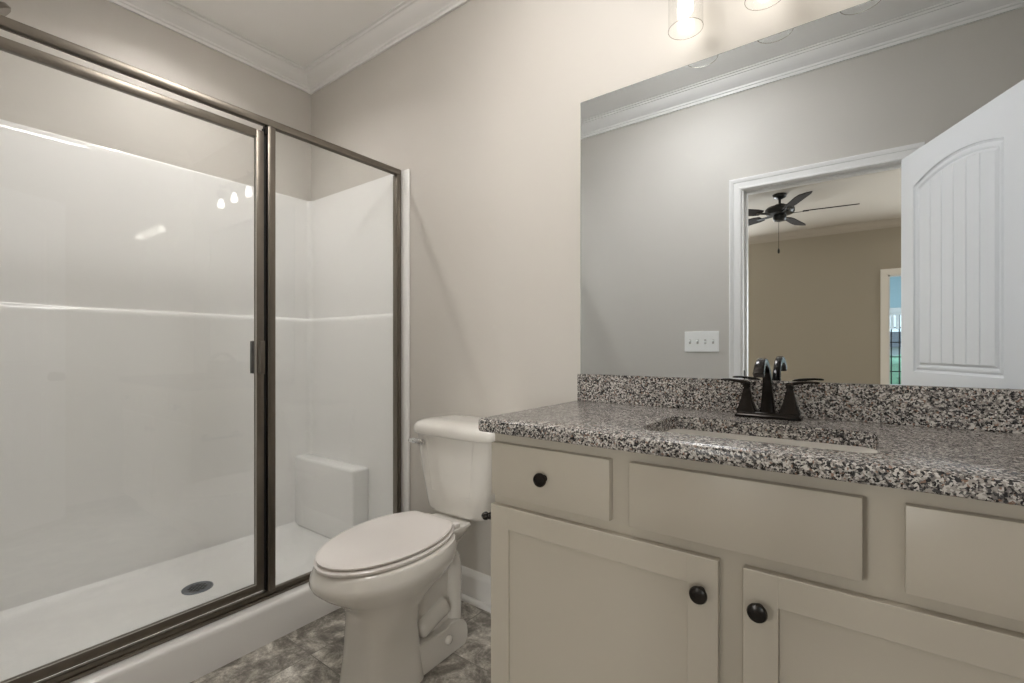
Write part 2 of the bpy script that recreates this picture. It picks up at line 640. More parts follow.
# ------------------------------------------------------------------ bedroom beyond the doorway
BX0, BX1, BY = -3.2, 2.6, -4.4
OX0, OX1, OZ = 0.262, 1.10, 1.98
struct('floor_bedroom', B(((BX0 - .1, BY - .1, -.1), (BX1 + .1, YW, 0)), ((-.6, -7.1, -.1), (1.2, BY - .1, 0))), M_carpet)
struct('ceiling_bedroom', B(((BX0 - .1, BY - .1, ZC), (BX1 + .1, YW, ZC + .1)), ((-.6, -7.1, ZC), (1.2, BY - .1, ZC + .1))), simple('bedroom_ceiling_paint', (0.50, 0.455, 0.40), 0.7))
WZ0, WZ1, WX0, WX1 = .65, 2.25, 1.2, 2.55
struct('wall_bedroom_front', B(((BX0 - .1, BY - .1, 0), (-2.9, BY, ZC)), ((-1.5, BY - .1, 0), (OX0, BY, ZC)), ((-2.9, BY - .1, 0), (-1.5, BY, WZ0)), ((-2.9, BY - .1, WZ1), (-1.5, BY, ZC)), ((WX1, BY - .1, 0), (BX1 + .1, BY, ZC)),
                               ((WX0, BY - .1, 0), (WX1, BY, WZ0)), ((WX0, BY - .1, WZ1), (WX1, BY, ZC)), ((OX1, BY - .1, 0), (WX0, BY, ZC)),
                               ((OX0, BY - .1, OZ), (OX1, BY, ZC))), M_bedwall)
struct('wall_bedroom_left', B(((BX0 - .1, BY, 0), (BX0, YW, ZC))), M_bedwall)
struct('wall_bedroom_right', B(((BX1, BY, 0), (BX1 + .1, YW, ZC))), M_bedwall)
struct('wall_bedroom_back', B(((BX0 - .1, YW - .02, 0), (XL - .1, YW + .05, ZC)), ((XR + .1, YW - .02, 0), (BX1 + .1, YW + .05, ZC))), M_bedwall)
struct('trim_bedroom_crown', moulding(CR, [(BX0 + e, BY + e), (BX1 - e, BY + e), (BX1 - e, YW - e), (BX0 + e, YW - e)], ZC - e),
       bpy.data.materials['bedroom_ceiling_paint'], smooth=40)
casing('trim_hall_casing', OX0 + .002, OX1 - .002, OZ - .002, BY + e, 1, simple('hall_casing_paint', (0.88, 0.85, 0.81), 0.4),
       prof=[(0, 0), (0, .012), (.010, .014), (.05, .016), (.064, .020), (.072, .018), (.072, 0)])
struct('trim_hall_jamb', B(((OX0 - .001, BY - .1, 0), (OX0 + .02, BY + .001, OZ)), ((OX1 - .02, BY - .1, 0), (OX1 + .001, BY + .001, OZ)),
                           ((OX0, BY - .1, OZ - .02), (OX1, BY + .001, OZ + .001))), M_trim)
# unseen bedroom windows, added to feed fill light through the doorway
ya, yb = BY - .08, BY - .02
for nm, wa, wb in (('added_window_2', WX0, WX1), ('added_window_3', -2.9, -1.5)):
    struct(nm, B(((wa, ya, WZ0), (wa + .05, yb, WZ1)), ((wb - .05, ya, WZ0), (wb, yb, WZ1)), ((wa, ya, WZ0), (wb, yb, WZ0 + .05)),
                 ((wa, ya, WZ1 - .05), (wb, yb, WZ1)), ((wa, ya + .01, 1.43), (wb, yb - .01, 1.47))), M_trim)
# hall room beyond: walls and a gridded window
HY = -7.0
HR = 1.12
HX0, HX1, HZ0, HZ1 = 0.30, 1.02, 0.45, 1.66
struct('wall_hall_front', B(((-.6, HY - .1, 0), (HX0, HY, ZC)), ((HX1, HY - .1, 0), (HR + .08, HY, ZC)),
                            ((HX0, HY - .1, 0), (HX1, HY, HZ0)), ((HX0, HY - .1, HZ1), (HX1, HY, ZC))), M_bluewall)
struct('wall_hall_left', B(((-.6, HY, 0), (-.5, BY - .1, ZC))), M_bluewall)
struct('wall_hall_right', B(((HR, HY, 0), (HR + .08, -6.5, ZC)), ((HR, -4.9, 0), (HR + .08, BY - .1, ZC)),
                            ((HR, -6.5, 0), (HR + .08, -4.9, .8)), ((HR, -6.5, 2.2), (HR + .08, -4.9, ZC))), M_bluewall)  # side opening added to let the hall fill in
bm = B(((HX0 - .07, HY, HZ1), (HX1 + .07, HY + .02, HZ1 + .085)), ((HX0 - .07, HY, HZ0 - .07), (HX0, HY + .02, HZ1)),
       ((HX1, HY, HZ0 - .07), (HX1 + .07, HY + .02, HZ1)), ((HX0, HY, HZ0 - .07), (HX1, HY + .03, HZ0)),
       ((HX0, HY - .07, HZ0), (HX0 + .03, HY - .02, HZ1)), ((HX1 - .03, HY - .07, HZ0), (HX1, HY - .02, HZ1)),
       ((HX0, HY - .07, HZ1 - .03), (HX1, HY - .02, HZ1)), ((HX0, HY - .07, HZ0), (HX1, HY - .02, HZ0 + .03)))
win = struct('window_1', bm, M_trim)
bm = bmesh.new()
for k in range(1, 7):
    x = HX0 + (HX1 - HX0) * k / 7
    box(bm, (x - .008, HY - .055, HZ0), (x + .008, HY - .035, HZ1))
for k in range(1, 5):
    z = HZ0 + (HZ1 - HZ0) * k / 5
    box(bm, (HX0, HY - .055, z - .008), (HX1, HY - .035, z + .008))
obj('window_grille', bm, M_fan, win)
obj('pane', B(((HX0, HY - .046, HZ0), (HX1, HY - .044, HZ1))), M_pane, win)
bm = bmesh.new()
for k in range(14):
    x = HX0 + .02 + k * .07
    box(bm, (x, HY - .018, HZ1 - .27), (x + .045, HY - .012, HZ1 - .01))
obj('valance_blind', bm, M_trim, win)

# outdoors, seen as a sliver through the far window
struct('ground', B(((-30, -90, -1.2), (40, -7.6, -1.1))), M_grass)
house = thing('neighbor_house', 'grey roofed neighbouring house seen through the far gridded window', 'house', (3.0, -34, -1.1))
obj('wall', B(((-3, -38, -1.1), (9, -30, 1.15))), M_siding, house)
bm = bmesh.new()
prism(bm, [(-38.5, 1.15), (-29.5, 1.15), (-34, 2.1)], 'x', -3.6, 9.6)
obj('roof', bm, M_roof, house)
tree = thing('tree', 'pale green leafy tree outside the far gridded window', 'tree', (1.35, -15, -1.1))
bm = bmesh.new()
tube(bm, [(1.35, -15, -1.1), (1.35, -15, -.2), (1.4, -15, .5)], [.12, .09, .05], 8)
obj('trunk', bm, M_bark, tree)
bm = bmesh.new()
for k in range(16):
    t = bmesh.new()
    bmesh.ops.create_icosphere(t, subdivisions=2, radius=random.uniform(.3, .5))
    for v in t.verts:
        v.co *= random.uniform(.85, 1.12)
    merge(bm, t, Matrix.Translation((1.35 + random.uniform(-.8, .8), -15 + random.uniform(-.6, .6), .35 + random.uniform(-.7, .45))))
obj('foliage', bm, M_leaf, tree)

# ceiling fan in the bedroom
FX, FY, FZ = -.665, -2.47, 2.465
fan = thing('ceiling_fan', 'black five-blade ceiling fan with pull chain in the bedroom seen in the mirror', 'ceiling fan', (FX, FY, ZC))
bm = bmesh.new()
lathe(bm, [(.065, 0), (.065, -.008), (.055, -.03), (.028, -.045), (.015, -.05)], (FX, FY, ZC))
obj('canopy', bm, M_fan, fan, smooth=35)
bm = bmesh.new()
lathe(bm, [(.012, -.04), (.012, -.15)], (FX, FY, ZC), n=16)
obj('downrod', bm, M_fan, fan, smooth=35)
bm = bmesh.new()
lathe(bm, [(.02, .075), (.045, .072), (.055, .055), (.115, .045), (.135, .025), (.135, -.005), (.12, -.025), (.095, -.032)], (FX, FY, FZ))
obj('motor_housing', bm, M_fan, fan, smooth=35)
bm = bmesh.new()
lathe(bm, [(.06, -.03), (.062, -.075), (.05, -.092), (.02, -.1), (.002, -.1)], (FX, FY, FZ))
obj('switch_housing', bm, M_fan, fan, smooth=35)
bm = bmesh.new()
tube(bm, [(FX - .015, FY - .05, FZ - .08), (FX - .015, FY - .05, FZ - .37)], .0022, 6)
pc = obj('pull_chain', bm, M_fan, fan)
bm = bmesh.new()
lathe(bm, [(.001, 0), (.006, -.006), (.011, -.03), (.009, -.05), (.001, -.055)], (FX - .015, FY - .05, FZ - .36), n=12)
obj('pull_knob', bm, M_fan, pc, smooth=35)
for k in range(5):
    a = k * 2 * PI / 5 + math.radians(-7)
    t = bmesh.new()
    out = [(.20, -.045), (.26, -.060), (.58, -.070), (.645, -.055), (.66, 0), (.645, .055), (.58, .070), (.26, .060), (.20, .045)]
    prism(t, out, 'z', -.004, .004)
    t.transform(Matrix.Rotation(math.radians(-13), 4, 'X'))
    t.transform(Matrix.Translation((FX, FY, FZ - .02)) @ Matrix.Rotation(a, 4, 'Z'))
    bl = obj('blade', t, M_blade, fan)
    t = bmesh.new()
    box(t, (.09, -.018, -.006), (.25, .018, .0), .002)
    t.transform(Matrix.Rotation(math.radians(-13), 4, 'X'))
    t.transform(Matrix.Translation((FX, FY, FZ - .024)) @ Matrix.Rotation(a, 4, 'Z'))
    obj('blade_arm', t, M_fan, bl)

# ------------------------------------------------------------------ shower stall (moulded acrylic unit)
SX = -1.772                                # plane of the open front
stall = thing('shower_stall', 'white moulded acrylic shower stall with a low pan, mid-height ledge and corner seat', 'shower', (-2.17, .76, 0))


def u_plan(xb, y0, y1, xf, r=.035, n=8):
    pts = [(xf, y1)]
    for k in range(n + 1):
        a = PI / 2 + k / n * PI / 2
        pts.append((xb + r + r * math.cos(a), y1 - r + r * math.sin(a)))
    for k in range(n + 1):
        a = PI + k / n * PI / 2
        pts.append((xb + r + r * math.cos(a), y0 + r + r * math.sin(a)))
    pts.append((xf, y0))
    return pts


levels = []
for z, d in ((.085, .024), (.10, .020), (.12, .020), (1.20, .020), (1.218, .020), (1.232, .019), (1.239, .015), (1.242, .006), (1.246, .0045), (1.250, .0045), (1.27, .0045), (1.90, .0045), (1.922, .0045), (1.927, .0035), (1.930, .0005)):
    levels.append([(x, y, z) for x, y in u_plan(XL + d, YF + d * .7 + .003, YB - d * .7 - .003 if z < 1.92 else YB - .0035, SX)])
bm = bmesh.new()
loft(bm, levels, False, False, closed=False)
obj('surround_wall', bm, M_acrylic, stall, smooth=50)
# front flanges on both side walls
for y0, y1, s in ((YB - .012, YB - .0005, 1), (YF + .0005, YF + .012, -1)):
    bm = bmesh.new()
    box(bm, (SX - .004, y0, .135), (SX + .052, y1, 1.925), .0035, 3)
    obj('front_flange', bm, M_acrylic, stall, smooth=50)
# pan
bm = bmesh.new()
nx, ny = 30, 44
x0, x1, y0, y1 = XL + .006, -1.84, YF + .006, YB - .006
xd, yd = -2.262, .80
grid = []
for i in range(nx + 1):
    row = []
    for j in range(ny + 1):
        x = x0 + (x1 - x0) * i / nx; y = y0 + (y1 - y0) * j / ny
        ax = abs(x - xd) / ((xd - x0) if x < xd else (x1 - xd)); ay = abs(y - yd) / ((yd - y0) if y < yd else (y1 - yd))
        r = max(ax, ay)
        z = .052 + .030 * r ** 1.3 + .03 * max(0, (r - .86) / .14) ** 2
        row.append(bm.verts.new((x, y, z)))
    grid.append(row)
for i in range(nx):
    for j in range(ny):
        bm.faces.new((grid[i][j], grid[i + 1][j], grid[i + 1][j + 1], grid[i][j + 1]))
prof = [(-1.842, .0), (-1.842, .108), (-1.838, .126), (-1.826, .136), (-1.745, .138), (-1.734, .135), (-1.729, .128), (-1.727, .118), (-1.7265, .0)]
prism(bm, prof, 'y', YF + .002, YB - .002)
obj('pan', bm, M_acrylic, stall, smooth=50)
# corner seat
bm = bmesh.new()
box(bm, (XL + .012, 1.392, .075), (-2.018, YB - .012, .465), .014, 4)
obj('corner_seat', bm, M_acrylic, stall, smooth=50)
# drain
bm = bmesh.new()
lathe(bm, [(.057, 0), (.057, .004), (.052, .006), (.046, .0045), (.001, .0045)], (xd, yd, .052), n=40)
dr = obj('drain', bm, M_nickel, stall, smooth=35)
dr['label'] = 'round dark steel drain cover'
bm = bmesh.new()
for i in range(-4, 5):
    for j in range(-4, 5):
        if i * i + j * j <= 14 and (i + j) % 2 == 0:
            box(bm, (xd + i * .0095 - .003, yd + j * .0095 - .006, .0566), (xd + i * .0095 + .003, yd + j * .0095 + .006, .0572))
obj('drain_slots', bm, M_black, dr)

# ------------------------------------------------------------------ framed glass enclosure
enc = thing('shower_enclosure', 'bronze framed clear glass shower enclosure with a pivot door standing on the curb', 'shower door', (-1.785, .76, .138))
FX0, FX1 = -1.802, -1.770
ZH0, ZH1, ZT0, ZT1 = 1.902, 1.929, .1385, .166
y_a, y_b = YF + .013, YB - .013


def rail(profile_z0, profile_z1, ya, yb, xf0, xf1, bev=.003):
    return B(((xf0, ya, profile_z0), (xf1, yb, profile_z1)), bev=bev)


bm = B(((-1.789, y_a, ZH0), (FX1, y_b, ZH1)), bev=.003)
box(bm, (-1.787, y_a, ZH0 - .003), (FX1 - .011, y_b, ZH0 + .002))
obj('header', bm, M_frame, enc, smooth=40)
bm = B(((FX0, y_a, ZT0), (FX1, y_b, ZT0 + .012)), bev=.002)
box(bm, (FX0 + .004, y_a, ZT0 + .008), (FX1 - .007, y_b, ZT1), .003)
obj('bottom_track', bm, M_frame, enc, smooth=40)
bm = B(((FX0, YB - .038, ZT1), (FX1, y_b, ZH0)), bev=.002)
box(bm, (FX1 - .001, YB - .030, ZT1), (FX1 + .003, YB - .020, ZH0), .001)
obj('wall_jamb', bm, M_frame, enc, smooth=40)
bm = B(((FX0, y_a, ZT1), (FX1, YF + .040, ZH0)), bev=.002)
obj('wall_jamb', bm, M_frame, enc, smooth=40)
bm = B(((FX0, .857, ZT1), (FX1, .886, ZH0)), bev=.003)
box(bm, (FX1 - .002, .862, ZT1), (FX1 + .002, .870, ZH0), .001)
obj('center_post', bm, M_frame, enc, smooth=40)
obj('fixed_glass', B(((-1.7865, .884, ZT1 - .006), (-1.7835, YB - .034, ZH0 + .004))), M_glass, enc)['label'] = 'clear fixed glass panel'
# black strip standing in for the dark gap between door and post
obj('dark_gap_strip', B(((-1.796, .8465, ZT1 + .004), (-1.786, .8568, ZH0 - .01))), M_black, enc)
# door: frame > handle bars, glass
DY0, DY1, DZ0_, DZ1_ = YF + .046, .846, .176, 1.877
X0, X1 = -1.798, -1.776
bm = B(((X0, DY1 - .028, DZ0_), (X1, DY1, DZ1_)), bev=.003)
box(bm, (X0, DY0, DZ0_), (X1, DY0 + .028, DZ1_), .003)
box(bm, (X0, DY0 + .026, DZ0_), (X1, DY1 - .026, DZ0_ + .029), .003)
box(bm, (X0, DY0 + .026, DZ1_ - .030), (X1, DY1 - .026, DZ1_), .003)
dfr = obj('door', bm, M_frame, enc, smooth=40)
dfr['label'] = 'bronze framed pivot door'
obj('door_glass', B(((-1.7885, DY0 + .024, DZ0_ + .024), (-1.7855, DY1 - .024, DZ1_ - .026))), M_glass, dfr)
obj('glass_gasket', B(((X1 - .004, DY1 - .0295, DZ0_ + .028), (X1 - .001, DY1 - .0275, DZ1_ - .03)),
                      ((X1 - .004, DY0 + .0275, DZ0_ + .028), (X1 - .001, DY0 + .0295, DZ1_ - .03)),
                      ((X1 - .004, DY0 + .028, DZ0_ + .0285), (X1 - .001, DY1 - .028, DZ0_ + .0305))), M_caulk, dfr)
obj('outer_handle', B(((-1.777, .822, .978), (-1.752, .838, 1.100)), bev=.003), M_frame, dfr, smooth=40)
obj('inner_handle', B(((-1.838, .822, .978), (-1.797, .834, 1.100)), bev=.003), M_bronze, dfr, smooth=40)
# header hardware between header and door
obj('pivot_bracket', B(((-1.795, .850, 1.868), (-1.778, .858, 1.902))), M_bronze, enc)

# shower head on the near side wall
sh = thing('shower_sprayer', 'bronze shower head on an arm high on the shower side wall above the glass header', 'shower head', (-2.17, YF + .001, 2.10))
bm = bmesh.new()
lathe(bm, [(.030, 0), (.030, .004), (.022, .010), (.010, .012)], (-2.17, YF + .001, 2.10), 'y', 24)
obj('flange', bm, M_frame, sh, smooth=35)
bm = bmesh.new()
tube(bm, smooth_path([(-2.17, YF + .006, 2.10), (-2.17, .08, 2.145), (-2.17, .13, 2.165), (-2.17, .165, 2.160), (-2.17, .18, 2.148)], 5), .0095, 12)
obj('arm', bm, M_frame, sh, smooth=50)
t = bmesh.new()
lathe(t, [(.012, .0), (.014, -.012), (.03, -.022), (.046, -.034), (.048, -.046), (.044, -.050), (.001, -.049)], (0, 0, 0), 'z', 28)
t.transform(Matrix.Translation((-2.17, .178, 2.152)) @ Matrix.Rotation(math.radians(42), 4, 'X'))
obj('spray_head', t, M_frame, sh, smooth=35)

# ------------------------------------------------------------------ toilet
TX = -1.264
toilet = thing('toilet', 'white two-piece toilet with closed elongated seat between the shower and the vanity', 'toilet', (TX, 1.12, 0))


def ring(cx, cy, hx, yf, yb, z, ef=2.0, eb=2.6, n=48):
    """closed outline: front half reaches yf, back half yb (absolute y); exponents of the superellipse halves"""
    pts = []
    for k in range(n):
        a = 2 * PI * k / n
        c, s = math.cos(a), math.sin(a)
        ex = ef if s < 0 else eb
        x = hx * math.copysign(abs(c) ** (2 / ex), c)
        hy = (cy - yf) if s < 0 else (yb - cy)
        y = hy * math.copysign(abs(s) ** (2 / ex), s)
        pts.append((cx + x, cy + y, z))
    return pts


bm = bmesh.new()
# pedestal front column
loft(bm, [ring(TX, .96, .113, .845, 1.072, 0, 3.2, 5),
          ring(TX, .96, .110, .850, 1.070, .02, 3.2, 5),
          ring(TX, .96, .105, .862, 1.062, .10, 3.2, 5),
          ring(TX, .96, .104, .868, 1.046, .20, 3.0, 5),
          ring(TX, .96, .112, .862, 1.060, .25, 2.6, 4),
          ring(TX, .98, .130, .840, 1.105, .285, 2.3, 3),
          ring(TX, .97, .150, .800, 1.160, .315, 2.1, 2.8),
          ring(TX, .98, .166, .765, 1.215, .340, 2.05, 2.6),
          ring(TX, .98, .178, .742, 1.225, .362, 2.0, 2.6),
          ring(TX, .98, .181, .735, 1.228, .375, 2.0, 2.6),
          ring(TX, .985, .180, .738, 1.228, .390, 2.0, 2.6),
          ring(TX, .99, .174, .747, 1.228, .412, 2.0, 2.6),
          ring(TX, .99, .170, .752, 1.228, .420, 2.0, 2.6),
          ring(TX, .99, .160, .765, 1.215, .423, 2.0, 2.6)])
# rear body (narrow web) and the foot flange
loft(bm, [ring(TX, 1.20, .090, 1.02, 1.330, 0, 5, 2.4),
          ring(TX, 1.20, .088, 1.02, 1.325, .030, 5, 2.4),
          ring(TX, 1.16, .072, 1.00, 1.28, .042, 5, 2.6),
          ring(TX, 1.16, .064, 1.00, 1.26, .20, 5, 3),
          ring(TX, 1.16, .066, 1.00, 1.27, .32, 5, 3),
          ring(TX, 1.16, .085, 1.02, 1.30, .38, 5, 4)])
# bolt lobes of the foot
for s in (1, -1):
    poly = [(1.00, 0), (1.262, 0), (1.274, .02), (1.276, .045), (1.270, .072), (1.252, .094), (1.228, .106), (1.20, .108), (1.15, .100), (1.09, .104), (1.00, .115)]
    t = bmesh.new()
    prism(t, poly, 'x', TX + s * .060, TX + s * .100)
    bmesh.ops.recalc_face_normals(t, faces=list(t.faces))
    bmesh.ops.bevel(t, geom=list(t.edges), offset=.003, segments=2, affect='EDGES')
    merge(bm, t)
# deck under the tank
loft(bm, [ring(TX, 1.20, .060, 1.08, 1.27, .350, 4, 5), ring(TX, 1.20, .088, 1.08, 1.305, .398, 4, 6),
          ring(TX, 1.20, .096, 1.08, 1.318, .418, 4, 7), ring(TX, 1.20, .093, 1.09, 1.315, .4245, 4, 7)])
bowl = obj('bowl', bm, M_porc, toilet, smooth=48)
# trapway relief on both sides
for s in (1, -1):
    bm = bmesh.new()
    x = TX + s * .058
    tube(bm, smooth_path([(x, 1.07, .27), (x, 1.11, .315), (x, 1.165, .345), (x, 1.215, .335), (x, 1.238, .28), (x, 1.238, .18), (x, 1.238, .06)], 5), .032, 16)
    tube(bm, smooth_path([(x, 1.06, .125), (x, 1.10, .140), (x, 1.145, .155), (x, 1.19, .165)], 5), [.014, .028, .034] + [.036] * 12 + [.028], 16)
    obj('trapway', bm, M_porc, bowl, smooth=60)
for s in (1, -1):
    bm = bmesh.new()
    lathe(bm, [(.0155, 0), (.0155, .006), (.012, .011), (.005, .0135), (.001, .014)], (0, 0, 0), 'x', 20)
    if s < 0:
        for v in bm.verts: v.co.x *= -1
    bm.transform(Matrix.Translation((TX + s * .0995, 1.170, .062)))
    obj('bolt_cap', bm, M_porc, bowl, smooth=50)
# seat and lid
def lid_ring(g, z, cut=1.222):
    pts = []
    cy, n = 1.020, 64
    for k in range(n):
        a = 2 * PI * k / n
        c, s = math.cos(a), math.sin(a)
        hx = .166 + g
        if s < 0:
            y = cy - (.268 + g) * abs(s)
            x = hx * c
        else:
            y = cy + (.245 + g) * abs(s)
            x = hx * c
            y = min(y, cut + g * .5)
        pts.append((TX + x - .055 * (y - .80), y, z))
    return pts


bm = bmesh.new()
loft(bm, [lid_ring(-.002, .4245), lid_ring(.006, .427), lid_ring(.007, .434), lid_ring(.003, .4378), lid_ring(-.004, .4392)])
obj('seat', bm, M_seat, toilet, smooth=45)
bm = bmesh.new()
loft(bm, [lid_ring(-.004, .4430), lid_ring(.001, .4440), lid_ring(.002, .4490), lid_ring(-.002, .4520), lid_ring(-.012, .4532), lid_ring(-.06, .4545)])
obj('lid', bm, M_seat, toilet, smooth=45)
for y, xx in ((.790, 0.0), (1.05, -.12), (1.05, .12)):
    obj('seat_bumper', B(((TX + xx - .016, y - .006, .4392), (TX + xx + .016, y + .012, .4436)), bev=.001), M_seat, toilet)
for s in (1, -1):
    bm = bmesh.new()
    box(bm, (TX + s * .07 - .016, 1.222, .424), (TX + s * .07 + .016, 1.252, .441), .005, 3)
    obj('hinge', bm, M_seat, toilet, smooth=40)
# tank
bm = bmesh.new()
TB = YB - .018
def trk(hx, yf, z, e1=5.5):
    return ring(TX, (yf + TB) / 2, hx, yf, TB, z, e1, 9, 64)
loft(bm, [trk(.130, 1.315, .4300, 4.5), trk(.146, 1.300, .436, 4.5), trk(.152, 1.293, .450, 4.8), trk(.172, 1.286, .56), trk(.190, 1.280, .67), trk(.197, 1.277, .732)])
tank = obj('tank', bm, M_porc, toilet, smooth=40)
# raised border of the recessed front panel
bm = bmesh.new()
def fy(z): return 1.2935 + (1.2775 - 1.2935) * (z - .45) / .28
for (xa, za, xb, zb) in ((-.120, .725, -.098, .520), (.120, .725, .098, .520), (-.098, .520, .098, .520)):
    tube(bm, [(TX + xa, fy(za) + .0028, za), (TX + xb, fy(zb) + .0028, zb)], .0038, 10)
obj('front_relief', bm, M_porc, tank, smooth=60)
bm = bmesh.new()
def ld(g, z): return ring(TX, (1.264 + TB) / 2, .212 + g, 1.264 - g, TB + .004 + g * .3, z, 5.0, 9, 64)
loft(bm, [ld(-.010, .7325), ld(-.002, .734), ld(.001, .740), ld(.001, .758), ld(-.003, .769), ld(-.012, .778), ld(-.028, .785), ld(-.055, .789), ld(-.09, .790)])
obj('tank_lid', bm, M_porc, toilet, smooth=60)
# flush lever at the left of the tank front
bm = bmesh.new()
lathe(bm, [(.012, 0), (.012, -.008), (.007, -.010), (.006, -.022)], (TX - .138, 1.281, .702), 'y', 18)
tube(bm, smooth_path([(TX - .132, 1.262, .708), (TX - .148, 1.257, .710), (TX - .17, 1.256, .709), (TX - .192, 1.260, .706)], 4), [.0105] * 9 + [.008] * 3 + [.010], 10)
obj('flush_lever', bm, M_chrome, toilet, smooth=50)['label'] = 'chrome flush lever'

toilet.rotation_euler = (0, 0, math.radians(1.2))
toilet.location.x += .016

# toilet paper holder on the side of the vanity
tp = thing('toilet_paper_holder', 'small dark bronze toilet paper holder fixed to the side of the vanity beside the tank', 'paper holder', (-.787, 1.10, .60))
for y in (1.02, 1.17):
    bm = bmesh.new()
    lathe(bm, [(.020, 0), (.020, -.005), (.012, -.010), (.007, -.014), (.007, -.055), (.010, -.058), (.012, -.066), (.008, -.074), (.001, -.076)], (-.7875, y, .598), 'x', 20)
    obj('post', bm, M_knob, tp, smooth=35)
bm = bmesh.new()
lathe(bm, [(.006, 1.02), (.006, 1.17)], (-.850, 0, .598), 'y', 12)
obj('roller', bm, M_knob, tp, smooth=35)

# ------------------------------------------------------------------ vanity
VX0, VX1, VY, VZ = -.787, .393, .981, .851
van = thing('vanity_cabinet', 'beige painted shaker vanity cabinet with black knobs under the granite top', 'cabinet', (-.197, 1.24, 0))
bm = B(((VX0, VY + .018, .09), (VX0 + .018, YB - .0295, VZ)), ((VX1 - .018, VY + .018, .09), (VX1, YB - .0295, VZ)),
       ((VX0 + .018, YB - .035, .09), (VX1 - .018, YB - .0295, VZ)), ((VX0 + .018, VY + .018, .0901), (VX1 - .018, YB - .035, .108)))
obj('carcass', bm, M_cab, van)
bm = B(((VX0, VY - .0005, .09), (-.765, VY + .018, VZ)), ((.371, VY - .0005, .09), (VX1, VY + .018, VZ)),
       ((-.225, VY - .0005, .09), (-.17, VY + .018, VZ)), ((VX0, VY - .0004, .80), (VX1, VY + .018, VZ)),
       ((VX0, VY - .0004, .65), (VX1, VY + .018, .70)), ((VX0, VY - .0004, .09), (VX1, VY + .018, .125)),
       ((-.46, VY - .0003, .65), (-.385, VY + .018, VZ)), ((-.01, VY - .0003, .65), (.065, VY + .018, VZ)))
obj('face_frame', bm, M_cab, van)
obj('toe_kick', B(((VX0 + .005, VY + .06, 0), (VX1 - .005, VY + .075, .09)), ((VX0 + .001, VY + .06, 0), (VX0 + .018, YB - .0295, .09)),
                  ((VX1 - .018, VY + .06, 0), (VX1 - .001, YB - .0295, .09))), M_cab, van)


def knob(x, z, par, y=.960):
    bm = bmesh.new()
    lathe(bm, [(.0085, 0), (.0075, -.003), (.0062, -.007), (.0062, -.012), (.011, -.0155), (.0165, -.018), (.0172, -.022), (.0155, -.026), (.009, -.0285), (.001, -.029)], (x, y, z), 'y', 28)
    o = obj('knob', bm, M_knob, par, smooth=40)
    o['label'] = 'round black knob'
    return o


def slab_front(name, x0, x1, z0, z1, kx=None):
    bm = B(((x0, .960, z0), (x1, VY - .001, z1)), bev=.0018)
    f = obj(name, bm, M_cab, van, smooth=40)
    if kx is not None:
        knob(kx, (z0 + z1) / 2, f)
    return f


slab_front('drawer', -.783, -.447, .688, .825, -.617)
slab_front('drawer', .056, .389, .686, .825, .2225)
slab_front('false_front', -.401, .002, .688, .826)


def shaker(x0, x1, z0, z1, kx, kz):
    w = .058
    bm = bmesh.new()
    y0, y1 = .960, VY - .001
    box(bm, (x0, y0, z0), (x0 + w, y1, z1), .0015)
    box(bm, (x1 - w, y0, z0), (x1, y1, z1), .0015)
    box(bm, (x0 + w - .001, y0, z1 - w), (x1 - w + .001, y1, z1), .0015)
    box(bm, (x0 + w - .001, y0, z0), (x1 - w + .001, y1, z0 + w), .0015)
    f = obj('door', bm, M_cab, van)
    obj('center_panel', B(((x0 + w - .004, y0 + .007, z0 + w - .004), (x1 - w + .004, y0 + .013, z1 - w + .004))), M_cab, f)
    knob(kx, kz, f)


shaker(-.785, -.221, .118, .662, -.252, .596)
shaker(-.177, .387, .118, .662, -.150, .596)

# countertop with sink cut-out and backsplash
CX0, CX1, CY0, CY1, CZ0, CZ1 = -.821, .425, .945, YB - .001, .852, .886
SX0, SX1, SY0, SY1 = -.414, .028, 1.040, 1.305


def rrect(x0, x1, y0, y1, r, n=6):
    out = []
    for cx, cy, a0 in ((x1 - r, y1 - r, 0), (x0 + r, y1 - r, PI / 2), (x0 + r, y0 + r, PI), (x1 - r, y0 + r, 1.5 * PI)):
        for k in range(n + 1):
            a = a0 + k / n * PI / 2
            out.append((cx + r * math.cos(a), cy + r * math.sin(a)))
    return out


top = thing('countertop', 'speckled grey and black granite countertop with a low backsplash on the vanity', 'countertop', (-.197, 1.24, CZ0))
bm = bmesh.new()
R = .007


def loop_face(outer, inner, z):
    t = bmesh.new()
    for lp in (outer, inner):
        vs = [t.verts.new((x, y, z)) for x, y in lp]
        for i in range(len(vs)):
            t.edges.new((vs[i], vs[(i + 1) % len(vs)]))
    bmesh.ops.triangle_fill(t, edges=list(t.edges), use_beauty=True)
    merge(bm, t)


def outer(g):
    return rrect(CX0 + g, CX1 - g, CY0 + g, CY1, .012, 5)


hole = rrect(SX0, SX1, SY0, SY1, .032, 8)
loop_face(outer(R), hole, CZ1)
loop_face(outer(.003), hole, CZ0)
loft(bm, [[(x, y, z) for x, y in outer(g)] for g, z in ((.003, CZ0), (.0008, CZ0 + .002), (0, CZ0 + .006), (0, CZ1 - R * 1.1), (R * .3, CZ1 - R * .4), (R, CZ1))], False, False)
loft(bm, [[(x, y, z) for x, y in hole] for z in (CZ0, CZ1)], False, False)
bmesh.ops.remove_doubles(bm, verts=bm.verts, dist=1e-6)
obj('slab', bm, M_granite, top, smooth=50)
obj('backsplash', B(((-.811, YB - .0215, CZ1), (.423, YB - .0005, .981)), bev=.0015), M_granite, top)

